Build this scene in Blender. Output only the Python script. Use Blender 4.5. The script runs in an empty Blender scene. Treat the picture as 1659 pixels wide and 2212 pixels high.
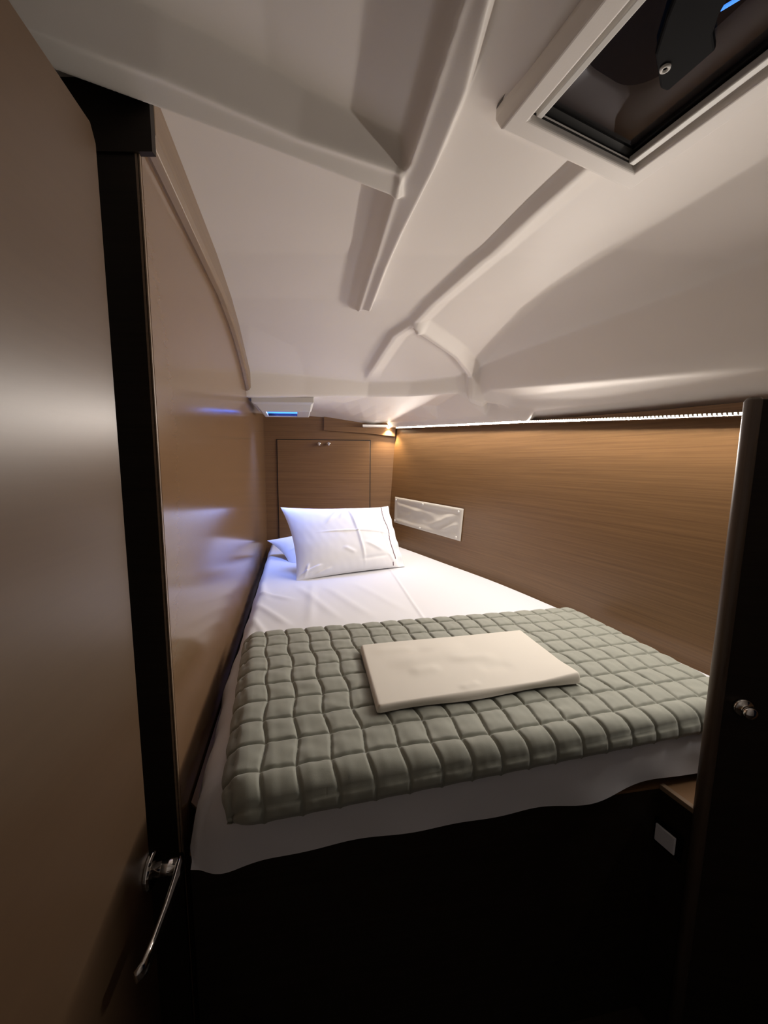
import bpy, bmesh, math, random
import numpy as np
from mathutils import Vector, Matrix, noise
from mathutils.geometry import delaunay_2d_cdt
random.seed(4)
C = bpy.context.scene.collection
S = bpy.context.scene

# ------------------------------------------------------------------ camera
F, CX, CY, H0 = 831.0, 829.5, 1106.0, 1.35
def basis():
    down = np.array([759-CX, -(7680-CY), -F]); up = -down/np.linalg.norm(down)
    f = np.array([0, 0, -1.0]); y = f-up*np.dot(f, up); y /= np.linalg.norm(y)
    return np.array([np.cross(y, up), y, up])
MB = basis()
cam = bpy.data.cameras.new('camera'); co = bpy.data.objects.new('camera', cam); C.objects.link(co)
cam.sensor_fit = 'HORIZONTAL'; cam.sensor_width = 36.0; cam.lens = 36.0*F/1659.0
cam.clip_start = 0.01
m4 = Matrix([list(MB[0])+[0], list(MB[1])+[0], list(MB[2])+[H0], [0, 0, 0, 1]])
co.matrix_world = m4
S.camera = co
# ------------------------------------------------------------------ world, exposure
w = bpy.data.worlds.new('night'); S.world = w; w.use_nodes = True
w.node_tree.nodes['Background'].inputs[0].default_value = (0.02, 0.03, 0.06, 1)
w.node_tree.nodes['Background'].inputs[1].default_value = 0.05
S.view_settings.view_transform = 'Standard'; S.view_settings.look = 'None'
S.view_settings.gamma = 1.0; S.view_settings.use_curve_mapping = False
S.view_settings.exposure = 0.0
LED_STRENGTH = 890.0
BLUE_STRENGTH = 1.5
LED_COL = (1.0, 0.915, 0.83, 1)

# ------------------------------------------------------------------ survey helpers: sight line of a photo point met with a known plane
def D(px, py): return MB @ np.array([(px-CX)/F, (CY-py)/F, -1.0])
def PZ(px, py, z): d = D(px, py); return d*(z/d[2])          # z relative to the eye
def PY(px, py, Y): d = D(px, py); return d*(Y/d[1])
def PP(px, py, p, n):
    d = D(px, py); return d*(np.dot(p, n)/np.dot(d, n))
def Wd(v): return (float(v[0]), float(v[1]), float(v[2])+H0)

# ------------------------------------------------------------------ materials
def mat(name, col, rough=0.5, metal=0.0, spec=0.5, coat=0.0, bump=None, emis=None, var=0.0, vs=6.0, sheen=0.0, trans=0.0):
    m = bpy.data.materials.new(name); m.use_nodes = True
    nt = m.node_tree; b = nt.nodes['Principled BSDF']
    b.inputs['Base Color'].default_value = (*col, 1); b.inputs['Roughness'].default_value = rough
    b.inputs['Metallic'].default_value = metal; b.inputs['Specular IOR Level'].default_value = spec
    b.inputs['Coat Weight'].default_value = coat; b.inputs['Sheen Weight'].default_value = sheen
    b.inputs['Transmission Weight'].default_value = trans
    tc = nt.nodes.new('ShaderNodeTexCoord')
    if var:
        n = nt.nodes.new('ShaderNodeTexNoise'); n.inputs['Scale'].default_value = vs; n.inputs['Detail'].default_value = 4
        nt.links.new(tc.outputs['Object'], n.inputs['Vector'])
        r = nt.nodes.new('ShaderNodeValToRGB')
        r.color_ramp.elements[0].position = .3; r.color_ramp.elements[1].position = .7
        r.color_ramp.elements[0].color = (*[c*(1-var) for c in col], 1)
        r.color_ramp.elements[1].color = (*[min(1, c*(1+var)) for c in col], 1)
        nt.links.new(n.outputs['Fac'], r.inputs['Fac']); nt.links.new(r.outputs['Color'], b.inputs['Base Color'])
    if bump:
        n = nt.nodes.new('ShaderNodeTexNoise'); n.inputs['Scale'].default_value = bump[0]; n.inputs['Detail'].default_value = 3
        nt.links.new(tc.outputs['Object'], n.inputs['Vector'])
        bp = nt.nodes.new('ShaderNodeBump'); bp.inputs['Strength'].default_value = bump[1]; bp.inputs['Distance'].default_value = 0.002
        nt.links.new(n.outputs['Fac'], bp.inputs['Height']); nt.links.new(bp.outputs['Normal'], b.inputs['Normal'])
    if emis:
        b.inputs['Emission Color'].default_value = emis[0]; b.inputs['Emission Strength'].default_value = emis[1]
    return m
def wood(name, c0, c1, rough, sc=(1.2, 1.2, 70), spec=0.5, coat=0.0, relief=.02):
    m = bpy.data.materials.new(name); m.use_nodes = True
    nt = m.node_tree; b = nt.nodes['Principled BSDF']
    tc = nt.nodes.new('ShaderNodeTexCoord'); mp = nt.nodes.new('ShaderNodeMapping')
    mp.inputs['Scale'].default_value = sc
    nt.links.new(tc.outputs['Object'], mp.inputs['Vector'])
    n1 = nt.nodes.new('ShaderNodeTexNoise'); n1.inputs['Scale'].default_value = 1.6; n1.inputs['Detail'].default_value = 6; n1.inputs['Roughness'].default_value = .62
    n1.inputs['Distortion'].default_value = .25
    n2 = nt.nodes.new('ShaderNodeTexNoise'); n2.inputs['Scale'].default_value = 7.0; n2.inputs['Detail'].default_value = 3
    nt.links.new(mp.outputs['Vector'], n1.inputs['Vector']); nt.links.new(mp.outputs['Vector'], n2.inputs['Vector'])
    mx = nt.nodes.new('ShaderNodeMath'); mx.operation = 'MULTIPLY_ADD'; mx.inputs[1].default_value = .35
    nt.links.new(n2.outputs['Fac'], mx.inputs[0]); nt.links.new(n1.outputs['Fac'], mx.inputs[2])
    r = nt.nodes.new('ShaderNodeValToRGB')
    r.color_ramp.elements[0].position = .48; r.color_ramp.elements[0].color = (*c0, 1)
    r.color_ramp.elements[1].position = .86; r.color_ramp.elements[1].color = (*c1, 1)
    nt.links.new(mx.outputs[0], r.inputs['Fac']); nt.links.new(r.outputs['Color'], b.inputs['Base Color'])
    bp = nt.nodes.new('ShaderNodeBump'); bp.inputs['Strength'].default_value = relief; bp.inputs['Distance'].default_value = .001
    if relief: nt.links.new(mx.outputs[0], bp.inputs['Height'])
    if relief: nt.links.new(bp.outputs['Normal'], b.inputs['Normal'])
    b.inputs['Roughness'].default_value = rough; b.inputs['Specular IOR Level'].default_value = spec
    b.inputs['Coat Weight'].default_value = coat; b.inputs['Coat Roughness'].default_value = .12
    return m
M = {}
M['gel'] = mat('gelcoat_liner', (.82, .775, .73), .45, spec=.35, var=.015, vs=3, bump=(400, .03))
M['wood'] = wood('walnut_veneer', (.145, .078, .038), (.222, .124, .060), .34, sc=(1.2, 1.2, 110))
M['wood_gloss'] = wood('walnut_veneer_satin', (.166, .098, .052), (.178, .106, .057), .16, sc=(1.2, 1.2, 40), spec=.6, relief=0)
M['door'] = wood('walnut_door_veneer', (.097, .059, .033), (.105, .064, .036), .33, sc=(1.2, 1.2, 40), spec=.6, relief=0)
M['hull'] = wood('walnut_hull_lining', (.150, .078, .031), (.225, .122, .050), .36, sc=(1.2, 1.2, 110))
M['edging'] = wood('solid_walnut_edging', (.185, .125, .080), (.235, .16, .10), .35)
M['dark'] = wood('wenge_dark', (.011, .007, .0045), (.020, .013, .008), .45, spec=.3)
M['darkpost'] = wood('dark_walnut_post', (.070, .048, .034), (.105, .072, .050), .42, sc=(90, 90, 1.5))
M['sheet'] = mat('white_cotton', (.635, .635, .665), .85, spec=.2, bump=(900, .08), sheen=.1)
M['pillow'] = mat('pillow_cotton', (.74, .74, .765), .8, spec=.2, bump=(900, .06), sheen=.1)
M['quilt'] = mat('sage_quilt', (.245, .252, .212), .72, spec=.25, bump=(1100, .12), var=.05, vs=30, sheen=.25)
M['linen'] = mat('cream_linen', (.58, .545, .48), .6, spec=.3, bump=(900, .05), sheen=.1)
M['canvas'] = mat('white_vinyl', (.62, .59, .53), .42, spec=.5)
M['chrome'] = mat('chrome', (.75, .73, .70), .12, metal=1)
M['greyliner'] = mat('grey_liner', (.60, .58, .57), .5, var=.03)
M['plastic'] = mat('white_plastic', (.70, .69, .66), .35)
M['greyplastic'] = mat('grey_plastic', (.68, .69, .74), .4)
M['blackplastic'] = mat('black_plastic', (.004, .004, .005), .6, spec=.04)
M['seal'] = mat('black_rubber', (.006, .006, .006), .6)
M['thread'] = mat('plum_thread', (.16, .07, .10), .7)
M['led'] = mat('led_diode', (.9, .85, .7), .4, emis=(LED_COL, LED_STRENGTH))
M['alu'] = mat('alu_profile', (.55, .52, .48), .35, metal=1)
M['spot'] = mat('spot_lens', (.9, .8, .6), .3, emis=((1, .8, .55, 1), 60))
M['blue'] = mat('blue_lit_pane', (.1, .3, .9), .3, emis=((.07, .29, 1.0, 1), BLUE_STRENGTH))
M['navy'] = mat('navy_shade', (.006, .005, .03), .3)
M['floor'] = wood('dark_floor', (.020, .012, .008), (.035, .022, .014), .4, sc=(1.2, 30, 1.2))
def acrylic():
    m = bpy.data.materials.new('smoked_acrylic'); m.use_nodes = True; nt = m.node_tree
    nt.nodes.remove(nt.nodes['Principled BSDF'])
    t = nt.nodes.new('ShaderNodeBsdfTransparent'); t.inputs[0].default_value = (.88, .88, .90, 1)
    g = nt.nodes.new('ShaderNodeBsdfGlossy'); g.inputs['Roughness'].default_value = .05
    f = nt.nodes.new('ShaderNodeFresnel'); f.inputs[0].default_value = 1.45
    x = nt.nodes.new('ShaderNodeMixShader')
    gm = nt.nodes.new('ShaderNodeNewGeometry'); k1 = nt.nodes.new('ShaderNodeMath'); k1.operation = 'SUBTRACT'; k1.inputs[0].default_value = 1.0
    k2 = nt.nodes.new('ShaderNodeMath'); k2.operation = 'MULTIPLY'
    nt.links.new(gm.outputs['Backfacing'], k1.inputs[1]); nt.links.new(k1.outputs[0], k2.inputs[0]); nt.links.new(f.outputs[0], k2.inputs[1])
    nt.links.new(k2.outputs[0], x.inputs[0]); nt.links.new(t.outputs[0], x.inputs[1]); nt.links.new(g.outputs[0], x.inputs[2])
    nt.links.new(x.outputs[0], nt.nodes['Material Output'].inputs[0]); return m
M['acrylic'] = acrylic()
M['hood'] = mat('grey_hood', (.20, .185, .18), .35)

# ------------------------------------------------------------------ mesh helpers
def obj(name, bm, m, parent=None, smooth=False, bev=0.0, seg=2):
    me = bpy.data.meshes.new(name)
    bmesh.ops.recalc_face_normals(bm, faces=bm.faces[:])
    bm.to_mesh(me); bm.free()
    return omesh(name, me, m, parent, smooth, bev, seg)
def omesh(name, me, m, parent=None, smooth=False, bev=0.0, seg=2):
    me.materials.append(M[m] if isinstance(m, str) else m)
    o = bpy.data.objects.new(name, me); C.objects.link(o)
    if smooth:
        me.polygons.foreach_set('use_smooth', [True]*len(me.polygons))
    if bev:
        b = o.modifiers.new('bevel', 'BEVEL'); b.width = bev; b.segments = seg; b.limit_method = 'ANGLE'; b.angle_limit = .5
        b.harden_normals = False
    if parent: o.parent = parent; o.matrix_parent_inverse = parent.matrix_world.inverted()
    return o
def thing(name, label, cat, loc=(0, 0, 0), group=None):
    o = bpy.data.objects.new(name, None); C.objects.link(o); o.location = loc; o.empty_display_size = .05
    o['label'] = label; o['category'] = cat
    if group: o['group'] = group
    o.matrix_world = Matrix.Translation(loc)
    return o
def tag(o, label, cat, group=None):
    o['label'] = label; o['category'] = cat
    if group: o['group'] = group
    return o
def struct(o, label=None, cat=None):
    o['kind'] = 'structure'
    if label: o['label'] = label
    if cat: o['category'] = cat
    return o
def prism(poly, z0, z1, bm=None):
    """plan polygon (x, y) extruded between two heights (world z)"""
    bm = bm or bmesh.new(); n = len(poly)
    lo = [bm.verts.new((p[0], p[1], z0 if not callable(z0) else z0(p))) for p in poly]
    hi = [bm.verts.new((p[0], p[1], z1 if not callable(z1) else z1(p))) for p in poly]
    bm.faces.new(lo[::-1]); bm.faces.new(hi)
    for i in range(n): bm.faces.new((lo[i], lo[(i+1) % n], hi[(i+1) % n], hi[i]))
    return bm
def slab3(pts, vec, bm=None):
    """3D polygon extruded by vec"""
    bm = bm or bmesh.new(); n = len(pts); v = Vector(vec)
    a = [bm.verts.new(Vector(p)) for p in pts]; b = [bm.verts.new(Vector(p)+v) for p in pts]
    bm.faces.new(a); bm.faces.new(b[::-1])
    for i in range(n): bm.faces.new((a[i], a[(i+1) % n], b[(i+1) % n], b[i]))
    return bm
def obox(o, ax, ay, az, sx, sy, sz, bm=None):
    """box with origin corner o and axes"""
    o = Vector(o); ax = Vector(ax)*sx; ay = Vector(ay)*sy; az = Vector(az)*sz
    return slab3([o, o+ax, o+ax+ay, o+ay], az, bm)
def tube(pts, r, n=10, bm=None, cap=True, flat=None):
    bm = bm or bmesh.new(); rings = []
    pts = [Vector(p) for p in pts]
    for i, p in enumerate(pts):
        t = (pts[min(i+1, len(pts)-1)]-pts[max(i-1, 0)]).normalized()
        a = Vector((0, 0, 1)) if abs(t.z) < .9 else Vector((1, 0, 0))
        x = t.cross(a).normalized(); y = x.cross(t).normalized()
        rr = r[i] if isinstance(r, (list, tuple)) else r
        fx, fy = flat if flat else (1, 1)
        rings.append([bm.verts.new(p+x*math.cos(2*math.pi*k/n)*rr*fx+y*math.sin(2*math.pi*k/n)*rr*fy) for k in range(n)])
    for a, b in zip(rings, rings[1:]):
        for k in range(n): bm.faces.new((a[k], a[(k+1) % n], b[(k+1) % n], b[k]))
    if cap: bm.faces.new(rings[0][::-1]); bm.faces.new(rings[-1])
    return bm
def lathe(c, axis, prof, n=24, bm=None):
    bm = bm or bmesh.new(); c = Vector(c); axis = Vector(axis).normalized()
    a = Vector((0, 0, 1)) if abs(axis.z) < .9 else Vector((1, 0, 0))
    x = axis.cross(a).normalized(); y = axis.cross(x).normalized(); rings = []
    for (r, h) in prof:
        if r < 1e-6: rings.append([bm.verts.new(c+axis*h)]); continue
        rings.append([bm.verts.new(c+axis*h+x*math.cos(2*math.pi*k/n)*r+y*math.sin(2*math.pi*k/n)*r) for k in range(n)])
    for a_, b_ in zip(rings, rings[1:]):
        for k in range(n):
            f = []
            for v in (a_[k % len(a_)], a_[(k+1) % len(a_)], b_[(k+1) % len(b_)], b_[k % len(b_)]):
                if v not in f: f.append(v)
            if len(f) > 2: bm.faces.new(f)
    return bm
def gridmesh(name, P, keep=None, closed=False):
    """P: (nu, nv, 3) array -> mesh"""
    nu, nv = P.shape[:2]
    me = bpy.data.meshes.new(name)
    idx = np.arange(nu*nv).reshape(nu, nv)
    q = np.stack([idx[:-1, :-1], idx[1:, :-1], idx[1:, 1:], idx[:-1, 1:]], -1).reshape(-1, 4)
    if keep is not None: q = q[keep.reshape(-1)]
    me.vertices.add(nu*nv); me.vertices.foreach_set('co', P.reshape(-1).astype(np.float32))
    me.loops.add(q.size); me.loops.foreach_set('vertex_index', q.reshape(-1).astype(np.int32))
    me.polygons.add(len(q)); me.polygons.foreach_set('loop_start', np.arange(0, q.size, 4, dtype=np.int32))
    me.polygons.foreach_set('loop_total', np.full(len(q), 4, dtype=np.int32))
    me.update(calc_edges=True); me.validate()
    return me
def sstep(a, b, x):
    t = np.clip((x-a)/(b-a), 0, 1); return t*t*(3-2*t)
def crease(X, Y, x0, y0, x1, y1, wd, amp):
    """soft ridge along a segment, fading at its ends"""
    dx, dy = x1-x0, y1-y0; L2 = dx*dx+dy*dy
    t = ((X-x0)*dx+(Y-y0)*dy)/L2
    d = ((X-x0)*dy-(Y-y0)*dx)/math.sqrt(L2)
    return amp*np.exp(-(d/wd)**2)*sstep(-.05, .3, t)*(1-sstep(.7, 1.05, t))

# ------------------------------------------------------------------ plan curves (x, y), heights relative to the eye
def XW(Y): return -.405-.2242*(Y-.70)                       # left panel wall, face
HB = [(1.34, .30), (1.16, .70), (.999, 1.072), (.956, 1.168), (.806, 1.56), (.541, 2.064), (.359, 2.398), (.14, 2.76), (.035, 2.96), (-.02, 3.05)]
HBy = np.array([p[1] for p in HB]); HBx = np.array([p[0] for p in HB])
_cf = np.polyfit(HBy[1:], HBx[1:], 4)
def XH(Y): return np.polyval(_cf, Y)                        # hull lining at bed level
def flare(zr): return .052*(zr+.6)/.86                      # hull leans out going up
def XHz(Y, zr): return XH(Y)+flare(zr)
def ZS(Y): return np.interp(Y, [.4, 1.117, 1.39, 1.86, 2.96], [.105, .146, .164, .199, .262])   # led strip height
def ZF(Y): return ZS(Y)+np.interp(Y, [.4, 1.1, 1.5, 1.86, 2.3, 3], [.04, .034, .020, .008, .008, .008])     # liner meets hull
YFAR = 2.95

# ------------------------------------------------------------------ ceiling liner (moulded, one surface)
def zc(Y): return np.interp(Y, [-1, 1.2, 1.45, 1.62, 2.1, 3], [.6, .6, .578, .545, .43, .25])
def PC(px, py, dz=0.0):
    z = .6
    for _ in range(30):
        p = PZ(px, py, z); z = .5*z+.5*(float(zc(p[1]))+dz)
    return PZ(px, py, z)
pts, edges = [], []
def add(p):
    pts.append((float(p[0]), float(p[1]), float(p[2]))); return len(pts)-1
def line(ps):
    ids = [add(p) for p in ps]
    edges.extend(zip(ids, ids[1:])); return ids
def ext(ps, L, end=0):
    """continue a plan line beyond its first (or last) point"""
    ps = [np.array(p, float) for p in ps]
    a, b = (ps[0], ps[1]) if end == 0 else (ps[-1], ps[-2])
    d = a-b; d[2] = 0; d /= np.linalg.norm(d)
    q = a+d*L
    return [q]+ps if end == 0 else ps+[q]
RZ = .036
def pdist(X, Y, path):
    """distance to a plan polyline and the side (+1 = right of travel)"""
    best = np.full(X.shape, 9.0); side = np.ones(X.shape)
    for (a, b) in zip(path, path[1:]):
        dx, dy = b[0]-a[0], b[1]-a[1]; L2 = dx*dx+dy*dy+1e-12
        t = np.clip(((X-a[0])*dx+(Y-a[1])*dy)/L2, 0, 1)
        d = np.hypot(X-a[0]-t*dx, Y-a[1]-t*dy); c = (X-a[0])*dy-(Y-a[1])*dx
        m_ = d < best; best = np.where(m_, d, best); side = np.where(m_, np.sign(c), side)
    return best, side
def inpoly(X, Y, poly):
    r = np.zeros(X.shape, bool); n = len(poly)
    for i in range(n):
        x0, y0 = poly[i][:2]; x1, y1 = poly[(i+1) % n][:2]
        if y0 == y1: continue
        r ^= ((y0 > Y) != (y1 > Y)) & (X < (x1-x0)*(Y-y0)/(y1-y0)+x0)
    return r
def psdf(X, Y, poly):
    d, _ = pdist(X, Y, list(poly)+[poly[0]])
    return np.where(inpoly(X, Y, poly), -d, d)
# plan lines of the mouldings
A2 = ext([PZ(*q, .6-RZ) for q in [(76, 73), (347, 174), (646, 304), (862, 379)]], .7)
A3 = ext([PZ(*q, .6-RZ) for q in [(117, 146), (325, 222), (586, 320), (866, 427)]], .7)
B2U = ext([PZ(*q, .6-RZ) for q in [(882, 362), (931, 214), (998, 0)]], 1.1, 1)
B2 = [PC(*q, -RZ) for q in [(860, 405), (812, 560), (774, 678)]]
B3 = ext([PC(*q, -RZ) for q in [(1062, 0), (1012, 191), (942, 358), (869, 503), (800, 672)]], 1.1)
polyP1 = [p for p in A2]+[p for p in B2U]+[np.array([-1.3, -.75, 0])]
polyB = [p for p in B2U[::-1]]+[p for p in B2]+[p for p in B3[::-1]]
polyA = [p for p in A2]+[p for p in A3[::-1]]
M1 = ext([PZ(*q, .597) for q in [(1099, 0), (1060, 110), (1033, 212), (1042, 250), (1066, 280)]], .8)
polyM = M1+[PZ(1180, 330, .597), PZ(1500, 60, .597)+np.array([0, -.9, 0])]
C2 = [PC(*q, -.02) for q in [(1290, 346), (1157, 462), (1061, 551), (895, 700), (851, 728), (800, 804), (790, 835)]]
EC = [PC(906, 712, -.02), PY(985, 774, 1.790), PY(1008, 802, 1.90), PY(1014, 826, 1.945), PY(1018, 862, 2.00), PY(1040, 878, 1.99), PY(1150, 908, 1.835)]
# fan panels toward the hull, running on into the step above the pillows
la = ext([PC(1659, 335), PC(1330, 538), PC(1200, 619), PC(1130, 662), PC(1070, 699), PC(1011, 735), PY(893, 823, 2.075)], .6)
lb = ext([PY(1659, 565, .970), PY(1042, 789, 1.925)], .6)
lc = ext([PY(1659, 737, .992), PY(1040, 843, 1.96)], .6)
ld = ext([PY(1659, 795, 1.012), PY(1058, 863, 2.0)], .6)
le = ext([PY(1659, 835, 1.045), PY(1400, 861, 1.325), PY(1156, 888, 1.775)], .25)+[np.array([float(XHz(y, float(ZF(y))))-.080, y, float(ZF(y))+.032]) for y in (2.05, 2.2, 2.4, 2.6, 2.80, 2.942)]
st = [(XW(1.93)-.35, 1.90, .43), PY(534, 803, 1.95), PY(660, 812, 2.02), PY(795, 825, 2.09), la[-1], PY(985, 812, 2.01)]
sb = [(XW(1.96)-.35, 1.915, .33), PY(537, 857, 1.965), PY(660, 857, 2.035), PY(795, 857, 2.105), PY(880, 856, 2.095), PY(990, 849, 2.03)]
# a line shared by two chains must be one vertex
idx_st = line(st[:4]); ida = line(la); edges.append((idx_st[-1], ida[-1]))
idb = line(lb[::-1]); k_ = add(st[5]); edges.append((ida[-1], k_)); edges.append((k_, idb[0]))
ids = line(sb); idc = line(lc[::-1]); edges.append((ids[-1], idc[0]))
line(ld); line(le)
for Y_ in (2.3, 2.55, 2.80):
    for X_ in np.arange(-.96, 1, .09):
        if X_ < float(XHz(Y_, .25))-.12:
            zb_ = float(np.interp(X_, [-.9, -.47, -.12, .05], [.378, .350, .292, .272]))
            add((X_, Y_, .352+(zb_+.010-.352)*(Y_-2.1)/.85))
line([(XW(YFAR)-.3, YFAR+.02, .335), PY(600, 893, YFAR), PY(700, 901, YFAR), PY(800, 917, YFAR), (float(XHz(YFAR, .27))+.02, YFAR+.02, float(ZF(YFAR)))])
line([(float(XHz(y, float(ZF(y))))+.006, y, float(ZF(y))) for y in np.linspace(.2, 2.93, 24)])
line([(float(XHz(y, float(ZF(y))))-.064, y, float(ZF(y))-.0015) for y in np.linspace(1.82, 2.945, 13)])
for X_ in np.arange(-1.3, 1.0, .15):
    for Y_ in list(np.arange(.15, 1.2, .2))+[1.2, 1.45, 1.62, 1.78]:
        xl_ = np.interp(Y_, [p[1] for p in la], [p[0] for p in la])-.04
        if X_ < xl_ and (Y_ < 1.7 or X_ > -.5): add((X_, Y_, float(zc(Y_))))
YN = -.62
for p in [(-1.3, YN, .6), (0, YN, .6), (.8, YN, .59), (1.0, YN, .56), (1.6, YN, .3), (1.7, .1, .14), (-1.4, 3.2, .33), (1.0, 3.2, .25), (1.2, 2.2, .22)]: add(p)
vv, ee, ff, ov, _, _ = delaunay_2d_cdt([Vector(p[:2]) for p in pts], edges, [], 0, 1e-5)
zz = []
PA = np.array(pts)
for v, o in zip(vv, ov):
    if o: zz.append(pts[o[0]][2])
    else:
        d = np.hypot(PA[:, 0]-v.x, PA[:, 1]-v.y); k = np.argsort(d)[:2]
        zz.append(float((PA[k, 2]/d[k]).sum()/(1/d[k]).sum()))
NU, NV = 760, 820
Yg = np.concatenate([np.linspace(YN, .35, 60)[:-1], np.linspace(.35, 2.99, NV-59)])
XLn = np.full(Yg.shape, -1.04)
XRn = XHz(np.clip(Yg, .2, 3), ZF(np.clip(Yg, .2, 3)))+.004
XRn = np.minimum(XRn, 1.5)
U = np.linspace(0, 1, NU)
GX = XLn[None, :]+(XRn-XLn)[None, :]*U[:, None]; GY = np.repeat(Yg[None, :], NU, 0)
GZ = np.full((NU, NV), np.nan)
for f in ff:
    a, b, c = [np.array([vv[i].x, vv[i].y, zz[i]]) for i in f]
    den = (b[1]-c[1])*(a[0]-c[0])+(c[0]-b[0])*(a[1]-c[1])
    if abs(den) < 1e-12: continue
    y0, y1 = min(a[1], b[1], c[1]), max(a[1], b[1], c[1])
    j0, j1 = np.searchsorted(Yg, y0-1e-6), np.searchsorted(Yg, y1+1e-6)
    if j1 <= j0: continue
    X_, Y_ = GX[:, j0:j1], GY[:, j0:j1]
    l1 = ((b[1]-c[1])*(X_-c[0])+(c[0]-b[0])*(Y_-c[1]))/den
    l2 = ((c[1]-a[1])*(X_-c[0])+(a[0]-c[0])*(Y_-c[1]))/den
    l3 = 1-l1-l2; e = -1e-6
    mk = (l1 >= e) & (l2 >= e) & (l3 >= e)
    sub = GZ[:, j0:j1]; zv = l1*a[2]+l2*b[2]+l3*c[2]; sub[mk] = zv[mk]
GZ = np.where(np.isnan(GZ), .5, GZ)
def blur(A, n, ax):
    for _ in range(n):
        P = np.pad(A, [(1, 1) if i == ax else (0, 0) for i in range(2)], mode='edge')
        A = (P[:-2]+2*P[1:-1]+P[2:])/4 if ax == 0 else (P[:, :-2]+2*P[:, 1:-1]+P[:, 2:])/4
    return A
GZ = blur(blur(GZ, 4, 0), 2, 1)
off = 0*GZ
sA = psdf(GX, GY, polyA); sB = psdf(GX, GY, polyB); sP = psdf(GX, GY, polyP1)
bA = 1-sstep(0, .008, sA)
B2L = B2U[::-1]+B2
dA2, _ = pdist(GX, GY, A2); dA3, _ = pdist(GX, GY, A3); dB2, _ = pdist(GX, GY, B2L); dB3, _ = pdist(GX, GY, B3)
offA = -bA*(RZ+.008-.020*np.clip(dA3/(dA2+dA3+1e-6), 0, 1)*(sA < 0))
inB = -(RZ+.006)+.016*dB3/(dB2+dB3+1e-6)
outL = -(RZ-.010)*(1-np.clip(dB2/.040, 0, 1)); outR = -(RZ+.006)*(1-sstep(0, .012, dB3))
offB = np.where(sB < 0, inB, np.where(dB2 < dB3, outL, outR))
off = np.minimum(offA, offB)
off = np.where(sP < 0, -(RZ-.014)+(.034+.020*np.clip(dB2/.25, 0, 1))*np.clip(np.minimum(dA2/.026, dB2/.016), 0, 1), off)
off = off-.009*np.exp(-(dA2/.007)**2)-.006*np.exp(-(dB2/.006)**2)*(dA2 > .01)
sM = psdf(GX, GY, polyM); off = off-.022*np.clip(-sM/.06, 0, 1)*(dB3 > .0)
dC, sdC = pdist(GX, GY, C2)
wl_ = np.where(sdC > 0, .050, .018)
fadeC = sstep(2.10, 1.9, GY)
off = off-.020*np.clip(1.25-dC/wl_, 0, 1)*fadeC
dE, sdE = pdist(GX, GY, EC)
bE = np.where(sdE > 0, 1-np.clip((dE-.010)/.040, 0, 1), 1-np.clip((dE-.014)/.008, 0, 1))
hullx = XHz(np.clip(GY, .2, 3), ZF(np.clip(GY, .2, 3)))
bE = bE*sstep(.068, .125, hullx-GX)
off = off-.030*bE-.004*np.exp(-((dE-.008)/.005)**2)*(sdE > 0)
GZ = GZ+off
GZ = blur(blur(GZ, 4, 0), 2, 1)
# hatch plan frame
e1 = np.array([.910, .414, 0]); e2 = np.array([.352, -.936, 0]); e1 /= np.linalg.norm(e1); e2 /= np.linalg.norm(e2)
HZ = .550
h0 = PZ(1143, 261, HZ)
HW = float(np.dot(PZ(1372, 373, HZ)-h0, e1)); HL = .44
uu = (GX-h0[0])*e1[0]+(GY-h0[1])*e1[1]; vv2 = (GX-h0[0])*e2[0]+(GY-h0[1])*e2[1]
inside = (uu > -.012) & (uu < HW+.012) & (vv2 > -.012) & (vv2 < HL+.012)
keep = ~(inside[:-1, :-1] & inside[1:, :-1] & inside[1:, 1:] & inside[:-1, 1:])
me = gridmesh('ceiling', np.stack([GX, GY, GZ+H0], -1), keep)
ceil = struct(omesh('ceiling', me, 'gel', smooth=True), 'moulded off-white fibreglass ceiling liner with ribs and stepped panels', 'ceiling')

# ------------------------------------------------------------------ room shell
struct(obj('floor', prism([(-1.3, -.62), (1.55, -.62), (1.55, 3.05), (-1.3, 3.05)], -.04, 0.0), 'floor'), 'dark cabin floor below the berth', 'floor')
# left panel wall with jamb end
yN, yF = .70, 2.99
bm = prism([(XW(yN), yN), (XW(yF), yF), (XW(yF)-.10, yF), (XW(yN)-.60, yN)], 0.0, H0+.70)
wl = struct(obj('wall_left', bm, 'wood_gloss'), 'satin walnut panel wall along the left of the berth', 'wall')
dn = Vector((-.2242, 1, 0)).normalized(); nn = Vector((1, .2242, 0)).normalized()     # along wall, into cabin
bm = obox((XW(yN)-.14, yN-.0075, 0), (1, 0, 0), (0, 1, 0), (0, 0, 1), .139, .007, H0+.66)
obj('door_jamb', bm, 'dark', wl)
p0 = Vector((XW(yN), yN-.007, 0))
obj('edge_strip', obox(p0-nn*.006+Vector((0, 0, .55)), dn, nn, (0, 0, 1), .010, .0070, H0+.01), 'edging', wl)
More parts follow.
